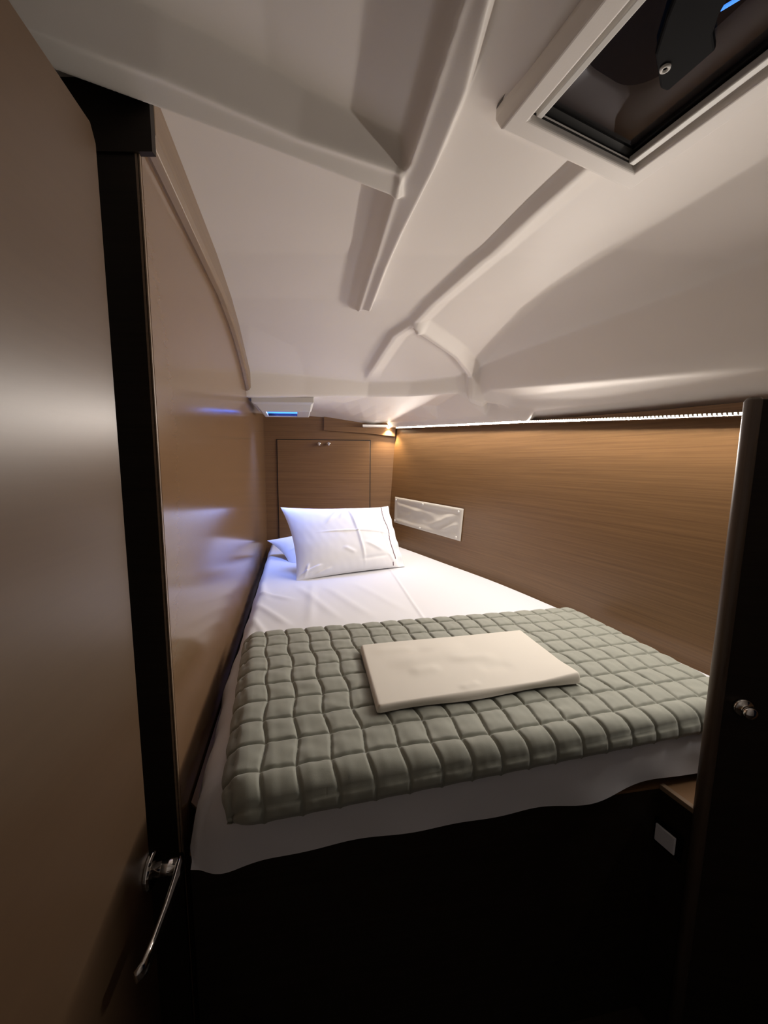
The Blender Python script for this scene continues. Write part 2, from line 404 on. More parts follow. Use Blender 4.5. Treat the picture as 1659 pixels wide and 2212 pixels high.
# cornice along its top
bm = bmesh.new(); rings = []
ys = list(np.linspace(.70, 1.6, 24))+list(np.linspace(1.64, 1.955, 14))
for y in ys:
    zt = float(np.interp(y, [.7, 1.3, 1.5, 1.65, 1.80, 1.95], [.60, .60, .575, .54, .49, .437]))+.01
    hgt = float(np.interp(y, [.7, 1.6, 1.8, 1.955], [.095, .085, .085, .10]))
    b = Vector((XW(y)-.003, y, H0)); o_ = nn*.026
    rings.append([bm.verts.new(b+Vector((0, 0, zt))), bm.verts.new(b+o_+Vector((0, 0, zt))), bm.verts.new(b+o_+Vector((0, 0, zt-hgt+.018))),
                  bm.verts.new(b+o_*.75+Vector((0, 0, zt-hgt+.006))), bm.verts.new(b+o_*.3+Vector((0, 0, zt-hgt))), bm.verts.new(b+Vector((0, 0, zt-hgt)))])
for a, b in zip(rings, rings[1:]):
    for k in range(6): bm.faces.new((a[k], a[(k+1) % 6], b[(k+1) % 6], b[k]))
bm.faces.new(rings[0][::-1]); bm.faces.new(rings[-1])
obj('cornice', bm, 'edging', wl, bev=.002)
obj('header', obox((XW(yN)-.16, yN-.012, H0+.495), (1, 0, 0), (0, 1, 0), (0, 0, 1), .185, .011, .11), 'dark', wl)
# far bulkhead
xl, xr = XW(YFAR)-.03, float(XHz(YFAR, .3))+.03
wf = struct(obj('wall_far', prism([(xl, YFAR-.005), (xr, YFAR+.01), (xr, YFAR+.06), (xl, YFAR+.06)], 0, H0+.45), 'wood'), 'walnut bulkhead behind the pillows', 'wall')
# hull lining
ys = np.linspace(.30, 3.0, 70); zs = np.linspace(-1.35, .30, 24)
P = np.zeros((70, 24, 3))
for i, y in enumerate(ys):
    for j, z in enumerate(zs):
        zt = min(z, float(ZF(y))+.03) if z > .1 else z
        P[i, j] = (float(XHz(y, zt)), y, zt+H0)
me = gridmesh('wall_right', P)
wr = omesh('wall_right', me, 'hull', smooth=True)
sm = wr.modifiers.new('thick', 'SOLIDIFY'); sm.thickness = .02; sm.offset = 1.0
struct(wr, 'curved walnut hull lining along the right of the berth', 'wall')
# companionway behind the viewer, unseen walls made pale to bounce light onto the bed
struct(obj('wall_back', prism([(-1.3, -.66), (1.55, -.66), (1.55, -.61), (-1.3, -.61)], 0, H0+.72), 'greyliner'), 'unseen pale grey wall behind the doorway', 'wall')
struct(obj('wall_side', prism([(-1.06, -.62), (-1.0, -.62), (-1.0, .70), (-1.06, .70)], 0, H0+.72), 'greyliner'), 'unseen pale grey side wall beyond the open door', 'wall')

# ------------------------------------------------------------------ open door, left foreground
dz = Vector((.172, -1, 0)).normalized(); dnv = Vector((1, .172, 0)).normalized()
A = Vector((-.423, .62, 0)); ztop = H0+.475
dth = thing('cabin_door', 'open walnut cabin door with chrome lever in the left foreground', 'door', A[:])
Lh = .66
prof = [A+Vector((0, 0, .02)), A+dz*Lh+Vector((0, 0, .02)), A+dz*Lh+Vector((0, 0, ztop)), A+dz*.012+Vector((0, 0, ztop)), A+Vector((0, 0, ztop-.02))]
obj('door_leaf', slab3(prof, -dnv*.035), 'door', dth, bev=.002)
hc = Vector(Wd(PP(322, 1880, np.array(A[:]), np.array(dnv[:]))))
lv = obj('rosette', lathe(hc, dnv, [(0, 0), (.030, 0), (.030, .006), (.027, .010), (0, .0095)], 32), 'chrome', dth, smooth=False, bev=.001)
obj('neck', tube([hc+dnv*.008, hc+dnv*.03, hc+dnv*.050], [.0135, .0125, .0135], 16), 'chrome', dth, smooth=True)
ax = (dz+Vector((0, 0, -.06))).normalized()
lp = [hc+dnv*.050+dz*(-.014), hc+dnv*.053+ax*.004, hc+dnv*.054+ax*.03, hc+dnv*.054+ax*.07, hc+dnv*.052+ax*.11, hc+dnv*.048+ax*.142, hc+dnv*.040+ax*.152]
obj('lever', tube(lp, [.0135, .0160, .0155, .0150, .0145, .0135, .010], 18, flat=(.48, 1.0)), 'chrome', dth, smooth=True)

# ------------------------------------------------------------------ right foreground partition
A = Vector((.668, .722, 0)); rd = Vector((1, -.17, 0)).normalized(); rn = Vector((-.17, -1, 0)).normalized()
rp = thing('partition', 'dark half-height cabinet partition with rounded edge at the right of the doorway', 'partition', A[:])
ztp = H0+.128
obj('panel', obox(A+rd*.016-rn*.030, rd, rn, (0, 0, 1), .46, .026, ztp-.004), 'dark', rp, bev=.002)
bm = tube([A+rd*.014-rn*.016+Vector((0, 0, .0)), A+rd*.014-rn*.016+Vector((0, 0, ztp-.006)), A+rd*.014-rn*.016+Vector((0, 0, ztp))], [.0140, .0140, .010], 28)
obj('rounded_edge', bm, 'darkpost', rp, smooth=True)
kc = Vector(Wd(PP(1604, 1527, np.array((A+rd*.016-rn*.004)[:]), np.array(rn[:]))))
obj('knob', lathe(kc, rn, [(0, 0), (.018, 0), (.019, .003), (.016, .007), (.009, .009), (.008, .014), (.012, .018), (.013, .022), (.010, .026), (0, .0275)], 28), 'chrome', rp, smooth=True)['label'] = 'chrome push knob'

# ------------------------------------------------------------------ berth base
ZB = H0-.735
f0, f1, f2 = np.array([-.392, .622]), np.array([.648, .806]), np.array([.682, .725])
yb = 2.94
poly = [(-.392+.0, .735), (-.36, .640), tuple(f1), tuple(f2), (.70, .757), (1.10, .690), (float(XH(.8))-.006, .76)] + [(float(XHz(y, -.75))-.004, y) for y in np.linspace(1.0, 2.93, 14)] + [(XW(yb)+.004, yb), (XW(.75)+.004, .75)]
bb = thing('berth_base', 'dark wooden berth base under the mattress', 'bed base', (0.2, 1.6, 0))
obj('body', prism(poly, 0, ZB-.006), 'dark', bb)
pin = [(p[0], p[1]) for p in poly]
obj('deck', prism(pin, ZB-.006, ZB), 'wood', bb)
fv = Vector((f2[0]-f1[0], f2[1]-f1[1], 0)).normalized(); fn = Vector((fv.y, -fv.x, 0))
if fn.x > 0: fn = -fn
q0 = Vector((*f1, ZB-.006))
obj('edge_lip', obox(q0+fn*.004, fv, -fn, (0, 0, 1), .070, .012, .012), 'edging', bb, bev=.001)
# socket plate on the return face
fp = np.array([f1[0]+fn.x*.001, f1[1]+fn.y*.001, 0]); fnn = np.array(fn[:])
sw = [Vector(Wd(PP(*q, fp, fnn))) for q in [(1420, 1768), (1463, 1812), (1462, 1852), (1421, 1806)]]
cen = sum(sw, Vector())/4
swt = thing('switch_plate', 'small grey switch plate on the dark berth base beside the partition', 'switch', cen[:])
hv = fv; hw = max(.02, ((sw[1]-sw[0]).dot(hv)+(sw[2]-sw[3]).dot(hv))/4); hh = max(.018, (abs(sw[0].z-sw[3].z)+abs(sw[1].z-sw[2].z))/4)
obj('frame', obox(cen-hv*(hw+.012)-Vector((0, 0, hh+.010)), hv, fn, (0, 0, 1), 2*hw+.024, .005, 2*hh+.020), 'blackplastic', swt, bev=.002)
obj('rocker', obox(cen+fn*.005-hv*hw-Vector((0, 0, hh)), hv, fn, (0, 0, 1), 2*hw, .005, 2*hh), 'greyplastic', swt, bev=.002)

# ------------------------------------------------------------------ soft things: wrapped slabs
def prof1(n, r0, r1, L, side0, side1):
    """section across a soft slab: list of (position 0..L, drop factor 0..1 (0 top, 1 bottom))"""
    a = []
    for k in range(side0): a.append((0.0, 1-k/side0*.45))
    for k in range(9): t = k/8*math.pi/2; a.append((r0*(1-math.sin(t))*0+r0*(1-math.cos(t)), .55*(1-math.sin(t))))
    m_ = np.linspace(r0, L-r1, n)[1:-1]
    a += [(float(x), 0.0) for x in m_]
    for k in range(9): t = (8-k)/8*math.pi/2; a.append((L-r1*(1-math.cos(t)), .55*(1-math.sin(t))))
    for k in range(side1): a.append((L, .55+(k+1)/side1*.45))
    return np.array(a)
def softslab(name, plan, Lu, Lv, thick, r, nu, nv, ztop, disp=None, cr=.03, side=4, rv=None):
    rv = rv or r
    A_ = prof1(nu, r, r, Lu, side, side); B_ = prof1(nv, rv, rv, Lv, side, side)
    u = A_[:, 0][:, None]+0*B_[:, 0][None, :]; v = 0*A_[:, 0][:, None]+B_[:, 0][None, :]
    du = A_[:, 1][:, None]; dv = B_[:, 1][None, :]
    drop = np.maximum(du, dv)+.0*du
    drop = np.where((du > 0) & (dv > 0), np.minimum(1, np.sqrt(du**2+dv**2)), drop)
    # round the plan corners
    cu = np.minimum(u, Lu-u); cv = np.minimum(v, Lv-v)
    su = np.where(u < Lu/2, 1, -1); sv = np.where(v < Lv/2, 1, -1)
    inn = (cu < cr) & (cv < cr)
    a = np.clip(cr-cu, 0, cr); b = np.clip(cr-cv, 0, cr); d = np.hypot(a, b)+1e-9; mx = np.maximum(a, b)
    k = np.where(inn, mx/d, 1.0)
    u = np.where(inn, np.where(su > 0, cr-a*k, Lu-cr+a*k), u); v = np.where(inn, np.where(sv > 0, cr-b*k, Lv-cr+b*k), v)
    X, Y = plan(u/Lu, v/Lv)
    Z = ztop-thick*drop
    # arc-length style coordinates for stitched patterns
    us = u-(du*thick)*np.where(u < Lu/2, 1, -1); vs_ = v-(dv*thick)*np.where(v < Lv/2, 1, -1)
    if disp is not None: X, Y, Z = disp(X, Y, Z, us, vs_, du, dv)
    return gridmesh(name, np.stack([X, Y, Z], -1))
def nz(X, Y, s, seed):
    """cheap smooth noise from sines"""
    r = np.random.RandomState(seed); o = 0*X
    for k in range(7):
        a = r.uniform(0, 2*math.pi); f = s*r.uniform(.6, 1.8)
        o = o+np.sin((X*math.cos(a)+Y*math.sin(a))*f+r.uniform(0, 6.28))
    return o/7

# mattress under its white sheet
ZT = H0-.60
MBx = [-.345, -.385, -.478, -.565, -.70, -.86]; MBy = [.66, .85, 1.105, 1.45, 2.05, 2.80]
def XM(Y): return np.maximum(np.interp(Y, MBy, MBx), XW(Y)+.03)
def mplan(u, v):
    # front edge slants from left-near to right-far, far edge follows the bulkhead
    fy0, fy1 = .605, .885
    yl = fy0+(2.915-fy0)*v; yr = fy1+(2.915-fy1)*v
    xl_ = XM(yl)+.0*v; xr_ = XHz(np.clip(yr, .82, 2.95), -.62)-.012-.06*(1-sstep(0, .25, v))*0
    xr_ = np.where(v < .09, np.minimum(xr_, xr_), xr_)
    return xl_+(xr_-xl_)*u, yl+(yr-yl)*u
def mdisp(X, Y, Z, us, vs_, du, dv):
    top = (1-np.clip(du*1.4, 0, 1))*(1-np.clip(dv*1.4, 0, 1))
    z = Z+.004*nz(X, Y, 9, 3)*top
    # diagonal pulls from the left edge
    for (x0, y0, x1, y1, wd, am) in [(-.60, 1.72, -.38, 1.62, .010, .009), (-.56, 1.60, -.33, 1.34, .010, .009), (-.66, 1.95, -.50, 1.60, .012, .010),
                                     (-.52, 1.45, -.40, 1.26, .008, .008), (-.45, 1.86, -.15, 1.40, .013, .007), (-.30, 1.84, -.02, 1.42, .014, .006),
                                     (-.36, 1.90, -.26, 1.30, .012, .006), (-.16, 1.90, .12, 1.48, .014, .005)]:
        z = z+crease(X, Y, x0, y0, x1, y1, wd*1.7, am*.62)*top
    # pressed fold line running down the middle
    z = z+crease(X, Y, .02, 2.25, .20, 1.20, .006, .0045)*top
    # sag of the sheet hem along the front and little pleats on the front face
    fr = np.where(vs_ < .2, np.clip(dv, 0, 1), 0)
    z = z+fr*(.004*np.sin(X*9+1)+.003*np.sin(X*23)-.012*sstep(-.2, -.33, X)+.016*sstep(.35, .65, X))
    Yn = Y-fr*(.005*np.sin(X*17)+.003*np.sin(X*31+Z*30))-fr*.006
    # left side hangs a little ragged
    lf = np.where(us < .2, np.clip(du, 0, 1), 0)
    Xn = X+lf*(.006*np.sin(Y*21)+.004*np.sin(Y*47)-.028*sstep(1.3, .8, Y))
    Xn = np.maximum(Xn, np.where(Y > .74, XW(Y)+.006, -1))
    return Xn, Yn, z
me = softslab('mattress', mplan, 1.2, 2.2, .128, .045, 220, 340, ZT, mdisp, cr=.07, side=8)
mt = tag(omesh('mattress', me, 'sheet', smooth=True), 'mattress covered by a white bed sheet on the berth base', 'mattress')

# quilt folded across the foot of the bed
ZQ = ZT+.053
q_fl, q_fr = np.array([-.262, .572]), np.array([.915, .866])
q_bl, q_br = np.array([-.452, 1.215]), np.array([.742, 1.462])
def qplan(u, v):
    X = (q_fl[0]*(1-u)+q_fr[0]*u)*(1-v)+(q_bl[0]*(1-u)+q_br[0]*u)*v
    Y = (q_fl[1]*(1-u)+q_fr[1]*u)*(1-v)+(q_bl[1]*(1-u)+q_br[1]*u)*v
    return X, Y
QU, QV = 1.25, .68
def qdisp(X, Y, Z, us, vs_, du, dv):
    cell = .066
    wu = us+.010*nz(us, vs_, 9, 11)+.004*np.sin(vs_*40); wv = vs_+.007*nz(us, vs_, 11, 12)
    a = np.abs(np.sin(math.pi*wu/cell)); b = np.abs(np.sin(math.pi*(wv+.025)/(cell*1.08)))
    puff = (a**.25)*(b**.25)
    amp = .0078
    top = (1-np.clip(du, 0, 1))*(1-np.clip(dv, 0, 1))
    wr_ = .0013*nz(us*1.0, vs_*3.0, 55, 13)+.0012*nz(us*3, vs_, 60, 14)
    da = np.arcsin(np.clip(a, 0, 1))*cell/math.pi; db = np.arcsin(np.clip(b, 0, 1))*cell*1.08/math.pi
    gr = np.exp(-(np.minimum(da, db)/.0035)**2)
    near = np.exp(-(np.minimum(da, db)/.010)**2)
    h = amp*puff-.007+wr_-.0035*gr+.0011*near*nz(us, vs_, 190, 17)
    z = Z+h*(1-np.clip(np.maximum(du, dv)-.35, 0, 1)*.9)+.006*nz(X, Y, 7, 15)*top
    # side faces swell outward
    sx = np.where(us < QU/2, -1, 1)*np.clip(du*1.6, 0, 1)*(1-np.clip((du-.8)*5, 0, 1)); sy = np.where(vs_ < QV/2, -1, 1)*np.clip(dv*1.6, 0, 1)*(1-np.clip((dv-.8)*5, 0, 1))
    bulge = .010
    X = X+sx*(h+bulge); Y = Y+sy*(h+bulge)
    # keep under-edge lying on the sheet, front hem droops past the edge
    fr = np.where(vs_ < QV/2, np.clip((dv-.4)/.6, 0, 1), 0)
    z = z-fr*.012
    return X, Y, z
me = softslab('quilt', qplan, QU, QV, .055, .035, 720, 430, ZQ, qdisp, cr=.05, side=10)
qt = tag(omesh('quilt', me, 'quilt', smooth=True), 'folded sage green quilted blanket across the foot of the bed', 'quilt')

# folded cream pillowcase lying on the quilt
ZK = ZQ+.022
k4 = [PZ(778, 1393, -.527), PZ(1125, 1360, -.527), PZ(1256, 1462, -.527), PZ(815, 1528, -.527)]
def kplan(u, v):
    fl, fr, br, bl = k4[3], k4[2], k4[1], k4[0]
    X = (fl[0]*(1-u)+fr[0]*u)*(1-v)+(bl[0]*(1-u)+br[0]*u)*v
    Y = (fl[1]*(1-u)+fr[1]*u)*(1-v)+(bl[1]*(1-u)+br[1]*u)*v
    return X, Y
def kdisp(X, Y, Z, us, vs_, du, dv):
    top = (1-np.clip(du, 0, 1))*(1-np.clip(dv, 0, 1))
    z = Z+.0025*nz(us, vs_, 16, 21)*top
    for (x0, y0, x1, y1, wd, am) in [(.06, .155, .30, .20, .016, .008), (.22, .15, .36, .145, .010, .007), (.10, .115, .19, .12, .010, .005), (.28, .10, .38, .085, .012, -.005),
                                     (.16, .215, .30, .225, .012, .005), (.20, .02, .26, .035, .006, .004), (.02, .24, .16, .235, .01, .003)]:
        z = z+crease(us, vs_, x0, y0, x1, y1, wd*1.9, am*.6)*top
    z = z+.008*sstep(.40, .53, us)*sstep(.10, 0, vs_)*top
    return X, Y+.004*np.sin(us*20)*np.where(vs_ < .1, 1, 0)*(1-top), z
me = softslab('folded_pillowcase', kplan, .52, .29, .017, .008, 130, 90, ZK, kdisp, cr=.010, side=4)
kp = tag(omesh('folded_pillowcase', me, 'linen', smooth=True), 'folded cream pillowcase lying on top of the green quilt', 'linen')

# pillows
def pillow(name, c4, T, label, creases, ears=.10, front=1, seed=1, thr=False, hem=.0):
    """c4: bottom-left, bottom-right, top-right, top-left corners (world) of the mid surface; swells both ways"""
    BL, BR, TR, TL = [np.array(c, float) for c in c4]
    n = 110
    u = np.linspace(0, 1, n); v = np.linspace(0, 1, n)
    Ug, Vg = np.meshgrid(u, v, indexing='ij')
    a, b = 2*Ug-1, 2*Vg-1
    # edges bow inwards between the corner ears
    ku = .045*(1-b**2)*(np.abs(a)**3)*np.sign(a); kv = .06*(1-a**2)*(np.abs(b)**3)*np.sign(b)
    Uu, Vv = Ug-ku*(a < 0)*1.0-ku*(a >= 0)*(0.15 if hem else 1.0), Vg-kv*np.where(b < 0, .3, .8)
    base = (BL[None, None]*((1-Uu)*(1-Vv))[..., None]+BR*(Uu*(1-Vv))[..., None]+TR*(Uu*Vv)[..., None]+TL*((1-Uu)*Vv)[..., None])
    nrm = np.cross(BR-BL, TL-BL); nrm /= np.linalg.norm(nrm)
    if nrm[1] > 0: nrm = -nrm
    au = np.abs(a) if not hem else np.where(a > 0, np.clip(a/(1-hem*2), 0, 1), np.abs(a))
    t = (np.clip(1-au**2.4, 0, 1)**.60)*(np.clip(1-np.abs(b)**2.4, 0, 1)**.60)
    wr_ = .004*nz(Ug, Vg, 14, seed)+.0008*nz(Ug*2, Vg, 30, seed+1)
    for (x0, y0, x1, y1, wd, am) in creases: wr_ = wr_+crease(Ug, Vg, x0, y0, x1, y1, wd, am)
    em = np.clip(t*4, 0, 1)
    edge = .004*np.sin(Vg*31+Ug*3)*np.clip((a-.8)*5, 0, 1)
    Fp = base+nrm[None, None]*(T*t+wr_*em+edge+.0015)[..., None]
    Bp = base-nrm[None, None]*(T*.75*t-edge+.0015)[..., None]
    P = np.concatenate([Fp, Bp[::-1]], 0)
    P = np.concatenate([P, Fp[:1]], 0)
    me = gridmesh(name, P)
    o = tag(omesh(name, me, 'pillow', smooth=True), label, 'pillow')
    return o, Fp, nrm
fBL, fBR = Wd(PZ(640, 1256, -.603)), Wd(PZ(874, 1224, -.597))
fTL = Wd(PY(606, 1096, 2.16)); fTR = Wd(PY(838, 1094, 2.46))
cr_ = [(.55, 1.0, .60, .0, .010, .009), (.22, .53, 1.0, .48, .008, .006), (.52, .96, .30, .62, .02, .006), (.56, .95, .44, .70, .015, .006), (.85, .9, .72, .55, .02, .006),
       (.80, .52, .86, .22, .012, -.006), (.62, .35, .80, .20, .02, .007), (.02, .05, .22, .12, .012, .010), (.06, .0, .10, .16, .010, .009), (.14, .02, .30, .07, .012, .008),
       (.55, .12, .85, .16, .02, -.006), (.90, .05, .84, .20, .012, .006), (.42, .30, .52, .20, .02, .005), (.60, .9, .74, .78, .018, .006)]
fp_, Fp, nrm = pillow('pillow', [fBL, fBR, fTR, fTL], .085, 'white pillow with a thin dark stitch line, leaning at the front', cr_, seed=31, hem=.06)
iu = int(.915*109)
ln = [Vector(Fp[iu+int(round(1.2*math.sin(j*.13))), j])+Vector(nrm)*.0026 for j in range(12, 109, 3)]
obj('stitch_line', tube(ln, .0019, 6), 'thread', fp_)
ln = [Vector(Fp[iu-3, j])+Vector(nrm)*.0026 for j in range(2, 8)]
obj('stitch_tail', tube(ln, .0020, 6), 'thread', fp_)
bBL, bBR = Wd(PY(632, 1238, 2.22)), (-.02, 2.52, H0-.565)
bTL = Wd(PY(577, 1168, 2.42)); bTR = (.02, 2.80, H0-.42)
pillow('pillow', [bBL, bBR, bTR, bTL], .070, 'white pillow mostly hidden behind the front pillow', [(.05, .5, .3, .5, .03, .004)], seed=51)

# ------------------------------------------------------------------ locker door in the far bulkhead
yl = YFAR-.010
tl, tr = PY(599, 950, yl), PY(799, 953, yl)
ld_ = thing('locker_door', 'flush walnut locker door with two knobs in the far bulkhead', 'door', (float(tl[0]), yl, H0-.35))
x0, x1, zt = float(tl[0]), float(tr[0]), H0+float(tl[2])
obj('gap_frame', obox((x0-.006, yl-.002, H0-.60), (1, 0, 0), (0, 1, 0), (0, 0, 1), x1-x0+.012, .012, zt-H0+.60+.006), 'seal', ld_)
obj('door_leaf', obox((x0, yl-.005, H0-.59), (1, 0, 0), (0, 1, 0), (0, 0, 1), x1-x0, .008, zt-H0+.59), 'wood', ld_, bev=.001)
for px in (690.5, 711):
    k = Vector(Wd(PY(px, 959, yl-.006)))
    obj('knob', lathe(k, (0, -1, 0), [(0, 0), (.011, 0), (.011, .003), (.007, .006), (.007, .012), (.0125, .017), (.0145, .023), (.012, .029), (0, .032)], 20), 'chrome', ld_, smooth=True)['label'] = 'chrome knob'
# top board of the bulkhead, with a small downlight
tb = [PY(700, 930, yl), PY(800, 937, yl), PY(853, 943, yl), PY(856, 915, yl), PY(700, 885, yl)]
tb = [Vector(Wd(p)) for p in tb]
obj('top_board', slab3([p+Vector((0, -.006, 0)) for p in tb], (0, .012, 0)), 'wood', wf, bev=.001)
sc_ = Vector(Wd(PY(826, 922, 2.89)))
dl = thing('downlight', 'tiny warm downlight under the ceiling edge in the far corner', 'light', sc_[:])
obj('housing', obox(sc_+Vector((-.145, -.03, -.003)), (1, .03, 0), (0, 1, 0), (0, 0, 1), .185, .085, .016), 'plastic', dl, bev=.003)
obj('lens', lathe(sc_+Vector((.045, .025, -.0035)), (0, 0, -1), [(0, 0), (.010, 0), (.009, .003), (0, .004)], 16), 'spot', dl)
sp = bpy.data.lights.new('downlight_beam', 'SPOT'); sp.energy = 9.0; sp.color = (1, .78, .5); sp.spot_size = math.radians(120); sp.spot_blend = .7; sp.shadow_soft_size = .008
spo = bpy.data.objects.new('downlight_beam', sp); C.objects.link(spo); spo.location = sc_+Vector((.045, .025, -.012)); spo.parent = dl; spo.matrix_parent_inverse = dl.matrix_world.inverted()

# ------------------------------------------------------------------ white snap-on cover on the hull lining
def hullpt(px, py, off=.0):
    lo, hi = .5, 2.97
    for _ in range(40):
        mid = (lo+hi)/2; p = PY(px, py, mid)
        if p[0] < XHz(mid, p[2]): lo = mid
        else: hi = mid
    p = PY(px, py, (lo+hi)/2)
    return np.array(Wd(p))
cv = [hullpt(*q) for q in [(855, 1073), (1003, 1099), (996, 1169), (853, 1128)]]
ctv = thing('port_cover', 'white snap-on fabric cover on the hull lining beside the pillows', 'cover', tuple(sum(cv)/4))
nu, nv = 90, 36
Ug, Vg = np.meshgrid(np.linspace(0, 1, nu), np.linspace(0, 1, nv), indexing='ij')
P = cv[3]*((1-Ug)*(1-Vg))[..., None]+cv[2]*(Ug*(1-Vg))[..., None]+cv[1]*(Ug*Vg)[..., None]+cv[0]*((1-Ug)*Vg)[..., None]
edge = np.minimum(np.minimum(Ug*3.5, (1-Ug)*3.5), np.minimum(Vg, 1-Vg)*1.0)
body = sstep(.10, .2, edge)
hgt = .007+.004*sstep(0, .04, edge)+body*(-.003+.002*nz(Ug, Vg, 6, 5))
for (x0_, y0_, x1_, y1_, wd, am) in [(.05, .72, .5, .60, .05, .007), (.48, .75, .20, .30, .05, .006), (.92, .80, .60, .22, .035, .013), (.98, .55, .72, .12, .03, .010), (.50, .70, .75, .40, .05, .005), (.06, .9, .12, .3, .02, .005)]:
    hgt = hgt+crease(Ug, Vg, x0_, y0_, x1_, y1_, wd*1.5, am*.55)*body
hn = np.array([-.87, -.49, .05]); hn /= np.linalg.norm(hn)
# hull points bow along the wall: keep the cloth a set distance off the lining itself
XR_ = XHz(P[..., 1], P[..., 2]-H0); P[..., 0] = np.minimum(P[..., 0], XR_)
Fr = P+hn*hgt[..., None]; Bk = P+hn*.004
PG = np.concatenate([Fr, Bk[::-1], Fr[:1]], 0)
cvo = omesh('cloth', gridmesh('cloth', PG), 'canvas', ctv, smooth=True)
for (u_, v_) in [(.035, .90), (.49, .93), (.965, .90), (.03, .09), (.47, .07), (.96, .09)]:
    i, j = int(u_*(nu-1)), int(v_*(nv-1))
    obj('snap', lathe(Fr[i, j], hn, [(0, 0), (.0075, 0), (.0075, .002), (.005, .004), (0, .0045)], 14), 'plastic', ctv, smooth=True)

# ------------------------------------------------------------------ led strip along the hull
ls = thing('led_strip', 'glowing warm white led strip along the top of the right wall', 'light', (float(XHz(1.8, .2)), 1.8, H0+.19))
ysl = np.linspace(.66, 2.90, 96)
up = Vector((0, 0, 1))
def spt(y):
    z = float(ZS(y)); p = Vector((float(XHz(y, z)), float(y), H0+z))
    t = Vector((float(XHz(y+.01, z)-XHz(y-.01, z)), .02, float(ZS(y+.01)-ZS(y-.01)))).normalized()
    n = Vector((-t.y, t.x, 0)).normalized()
    return p, t, n
def strip(sec):
    """sweep a section [(out, up)] along the hull"""
    bm = bmesh.new(); rings = []
    for y in ysl:
        p, t, n = spt(y); rings.append([bm.verts.new(p+n*a+up*b) for a, b in sec(y)])
    N = len(rings[0])
    for a, b in zip(rings, rings[1:]):
        for k in range(N): bm.faces.new((a[k], a[(k+1) % N], b[(k+1) % N], b[k]))
    bm.faces.new(rings[0][::-1]); bm.faces.new(rings[-1])
    return bm
obj('batten', strip(lambda y: [(.0, -.004), (.036, -.004), (.036, max(.007, float(ZF(y)-ZS(y)))), (.0, max(.006, float(ZF(y)-ZS(y))))]), 'wood', ls)
obj('profile', strip(lambda y: [(.0362, .007), (.0385, .007), (.0385, -.003), (.0362, -.003)]), 'alu', ls)
bm = bmesh.new()
sec_ = [(.0030, -.0034), (.0056, .0020), (.0056, .0030), (0, .0036), (0, -.0034)]
va = [bm.verts.new((-.0029, a, b)) for a, b in sec_]; vb = [bm.verts.new((.0029, a, b)) for a, b in sec_]
for k in range(5): bm.faces.new((va[k], va[(k+1) % 5], vb[(k+1) % 5], vb[k]))
bm.faces.new(va[::-1]); bm.faces.new(vb)
led0 = obj('led_diode', bm, 'led', ls)
led0.data.materials.append(M['plastic'])
for pl in led0.data.polygons: pl.material_index = 0 if (pl.normal.z < -.2 and abs(pl.normal.x) < .5) else 1
y = .70; k = 0
while y < 2.895:
    p, t, n = spt(y)
    o = led0 if k == 0 else led0.copy()
    if k: C.objects.link(o)
    o.parent = ls
    Rm = Matrix(((t.x, n.x, 0, 0), (t.y, n.y, 0, 0), (t.z, n.z, 1, 0), (0, 0, 0, 1)))
    o.matrix_parent_inverse = ls.matrix_world.inverted()
    o.matrix_basis = Matrix.Translation(p+n*.0386+up*.003)@Rm
    y += .0128/math.sqrt(1+float((XH(y+.01)-XH(y-.01))/.02)**2); k += 1

# ------------------------------------------------------------------ opening hatch with a blue glow, over the bed head on the left
yb0, yb1 = 2.05, 2.33
fl_ = PY(541, 869, yb0); fr_ = PY(678, 870, yb0)
x0, x1 = float(fl_[0])+.004, float(fr_[0]); z1 = H0+.348
bh = thing('ceiling_port', 'small white framed ceiling port with blue glow above the bed head', 'hatch', ((x0+x1)/2, 2.2, z1))
zt_ = H0+float(fl_[2])-.002
def frus(xa, xb, ya, yb, z, xa2, xb2, ya2, yb2, z2): return [(xa, ya, z), (xb, ya, z), (xb, yb, z), (xa, yb, z)], [(xa2, ya2, z2), (xb2, ya2, z2), (xb2, yb2, z2), (xa2, yb2, z2)]
def ringmesh(loops):
    bm = bmesh.new(); R = [[bm.verts.new(p) for p in l] for l in loops]
    for a, b in zip(R, R[1:]):
        for k in range(4): bm.faces.new((a[k], a[(k+1) % 4], b[(k+1) % 4], b[k]))
    return bm
lo = float(PY(600, 901, yb1)[2])+H0
def rk(x, y): return x-.2242*(y-yb0)
def rc(xa, xb, ya, yb, z): return [(rk(xa, ya), ya, z), (rk(xb, ya), ya, z), (rk(xb, yb), yb, z), (rk(xa, yb), yb, z)]
fx0, fx1 = float(PY(575, 890, yb0+.03)[0]), float(PY(668, 890, yb0+.03)[0])
zf = float(PY(600, 886.5, yb0+.05)[2])+H0
obj('flange', ringmesh([rc(x0, x1, yb0, yb1+.06, zt_+.030), rc(x0, x1, yb0, yb1+.06, zt_+.004), rc(x0+.012, x1-.012, yb0+.012, yb1+.05, zt_-.004), rc(x0+.03, x1-.03, yb0+.03, yb1+.03, zt_-.004), rc(x0+.03, x1-.03, yb0+.03, yb1+.03, zt_+.03)]), 'plastic', bh, bev=.002)
ox0, ox1 = float(PY(574, 887, yb0+.075)[0])+.2242*.075, float(PY(642, 887, yb0+.075)[0])+.2242*.075
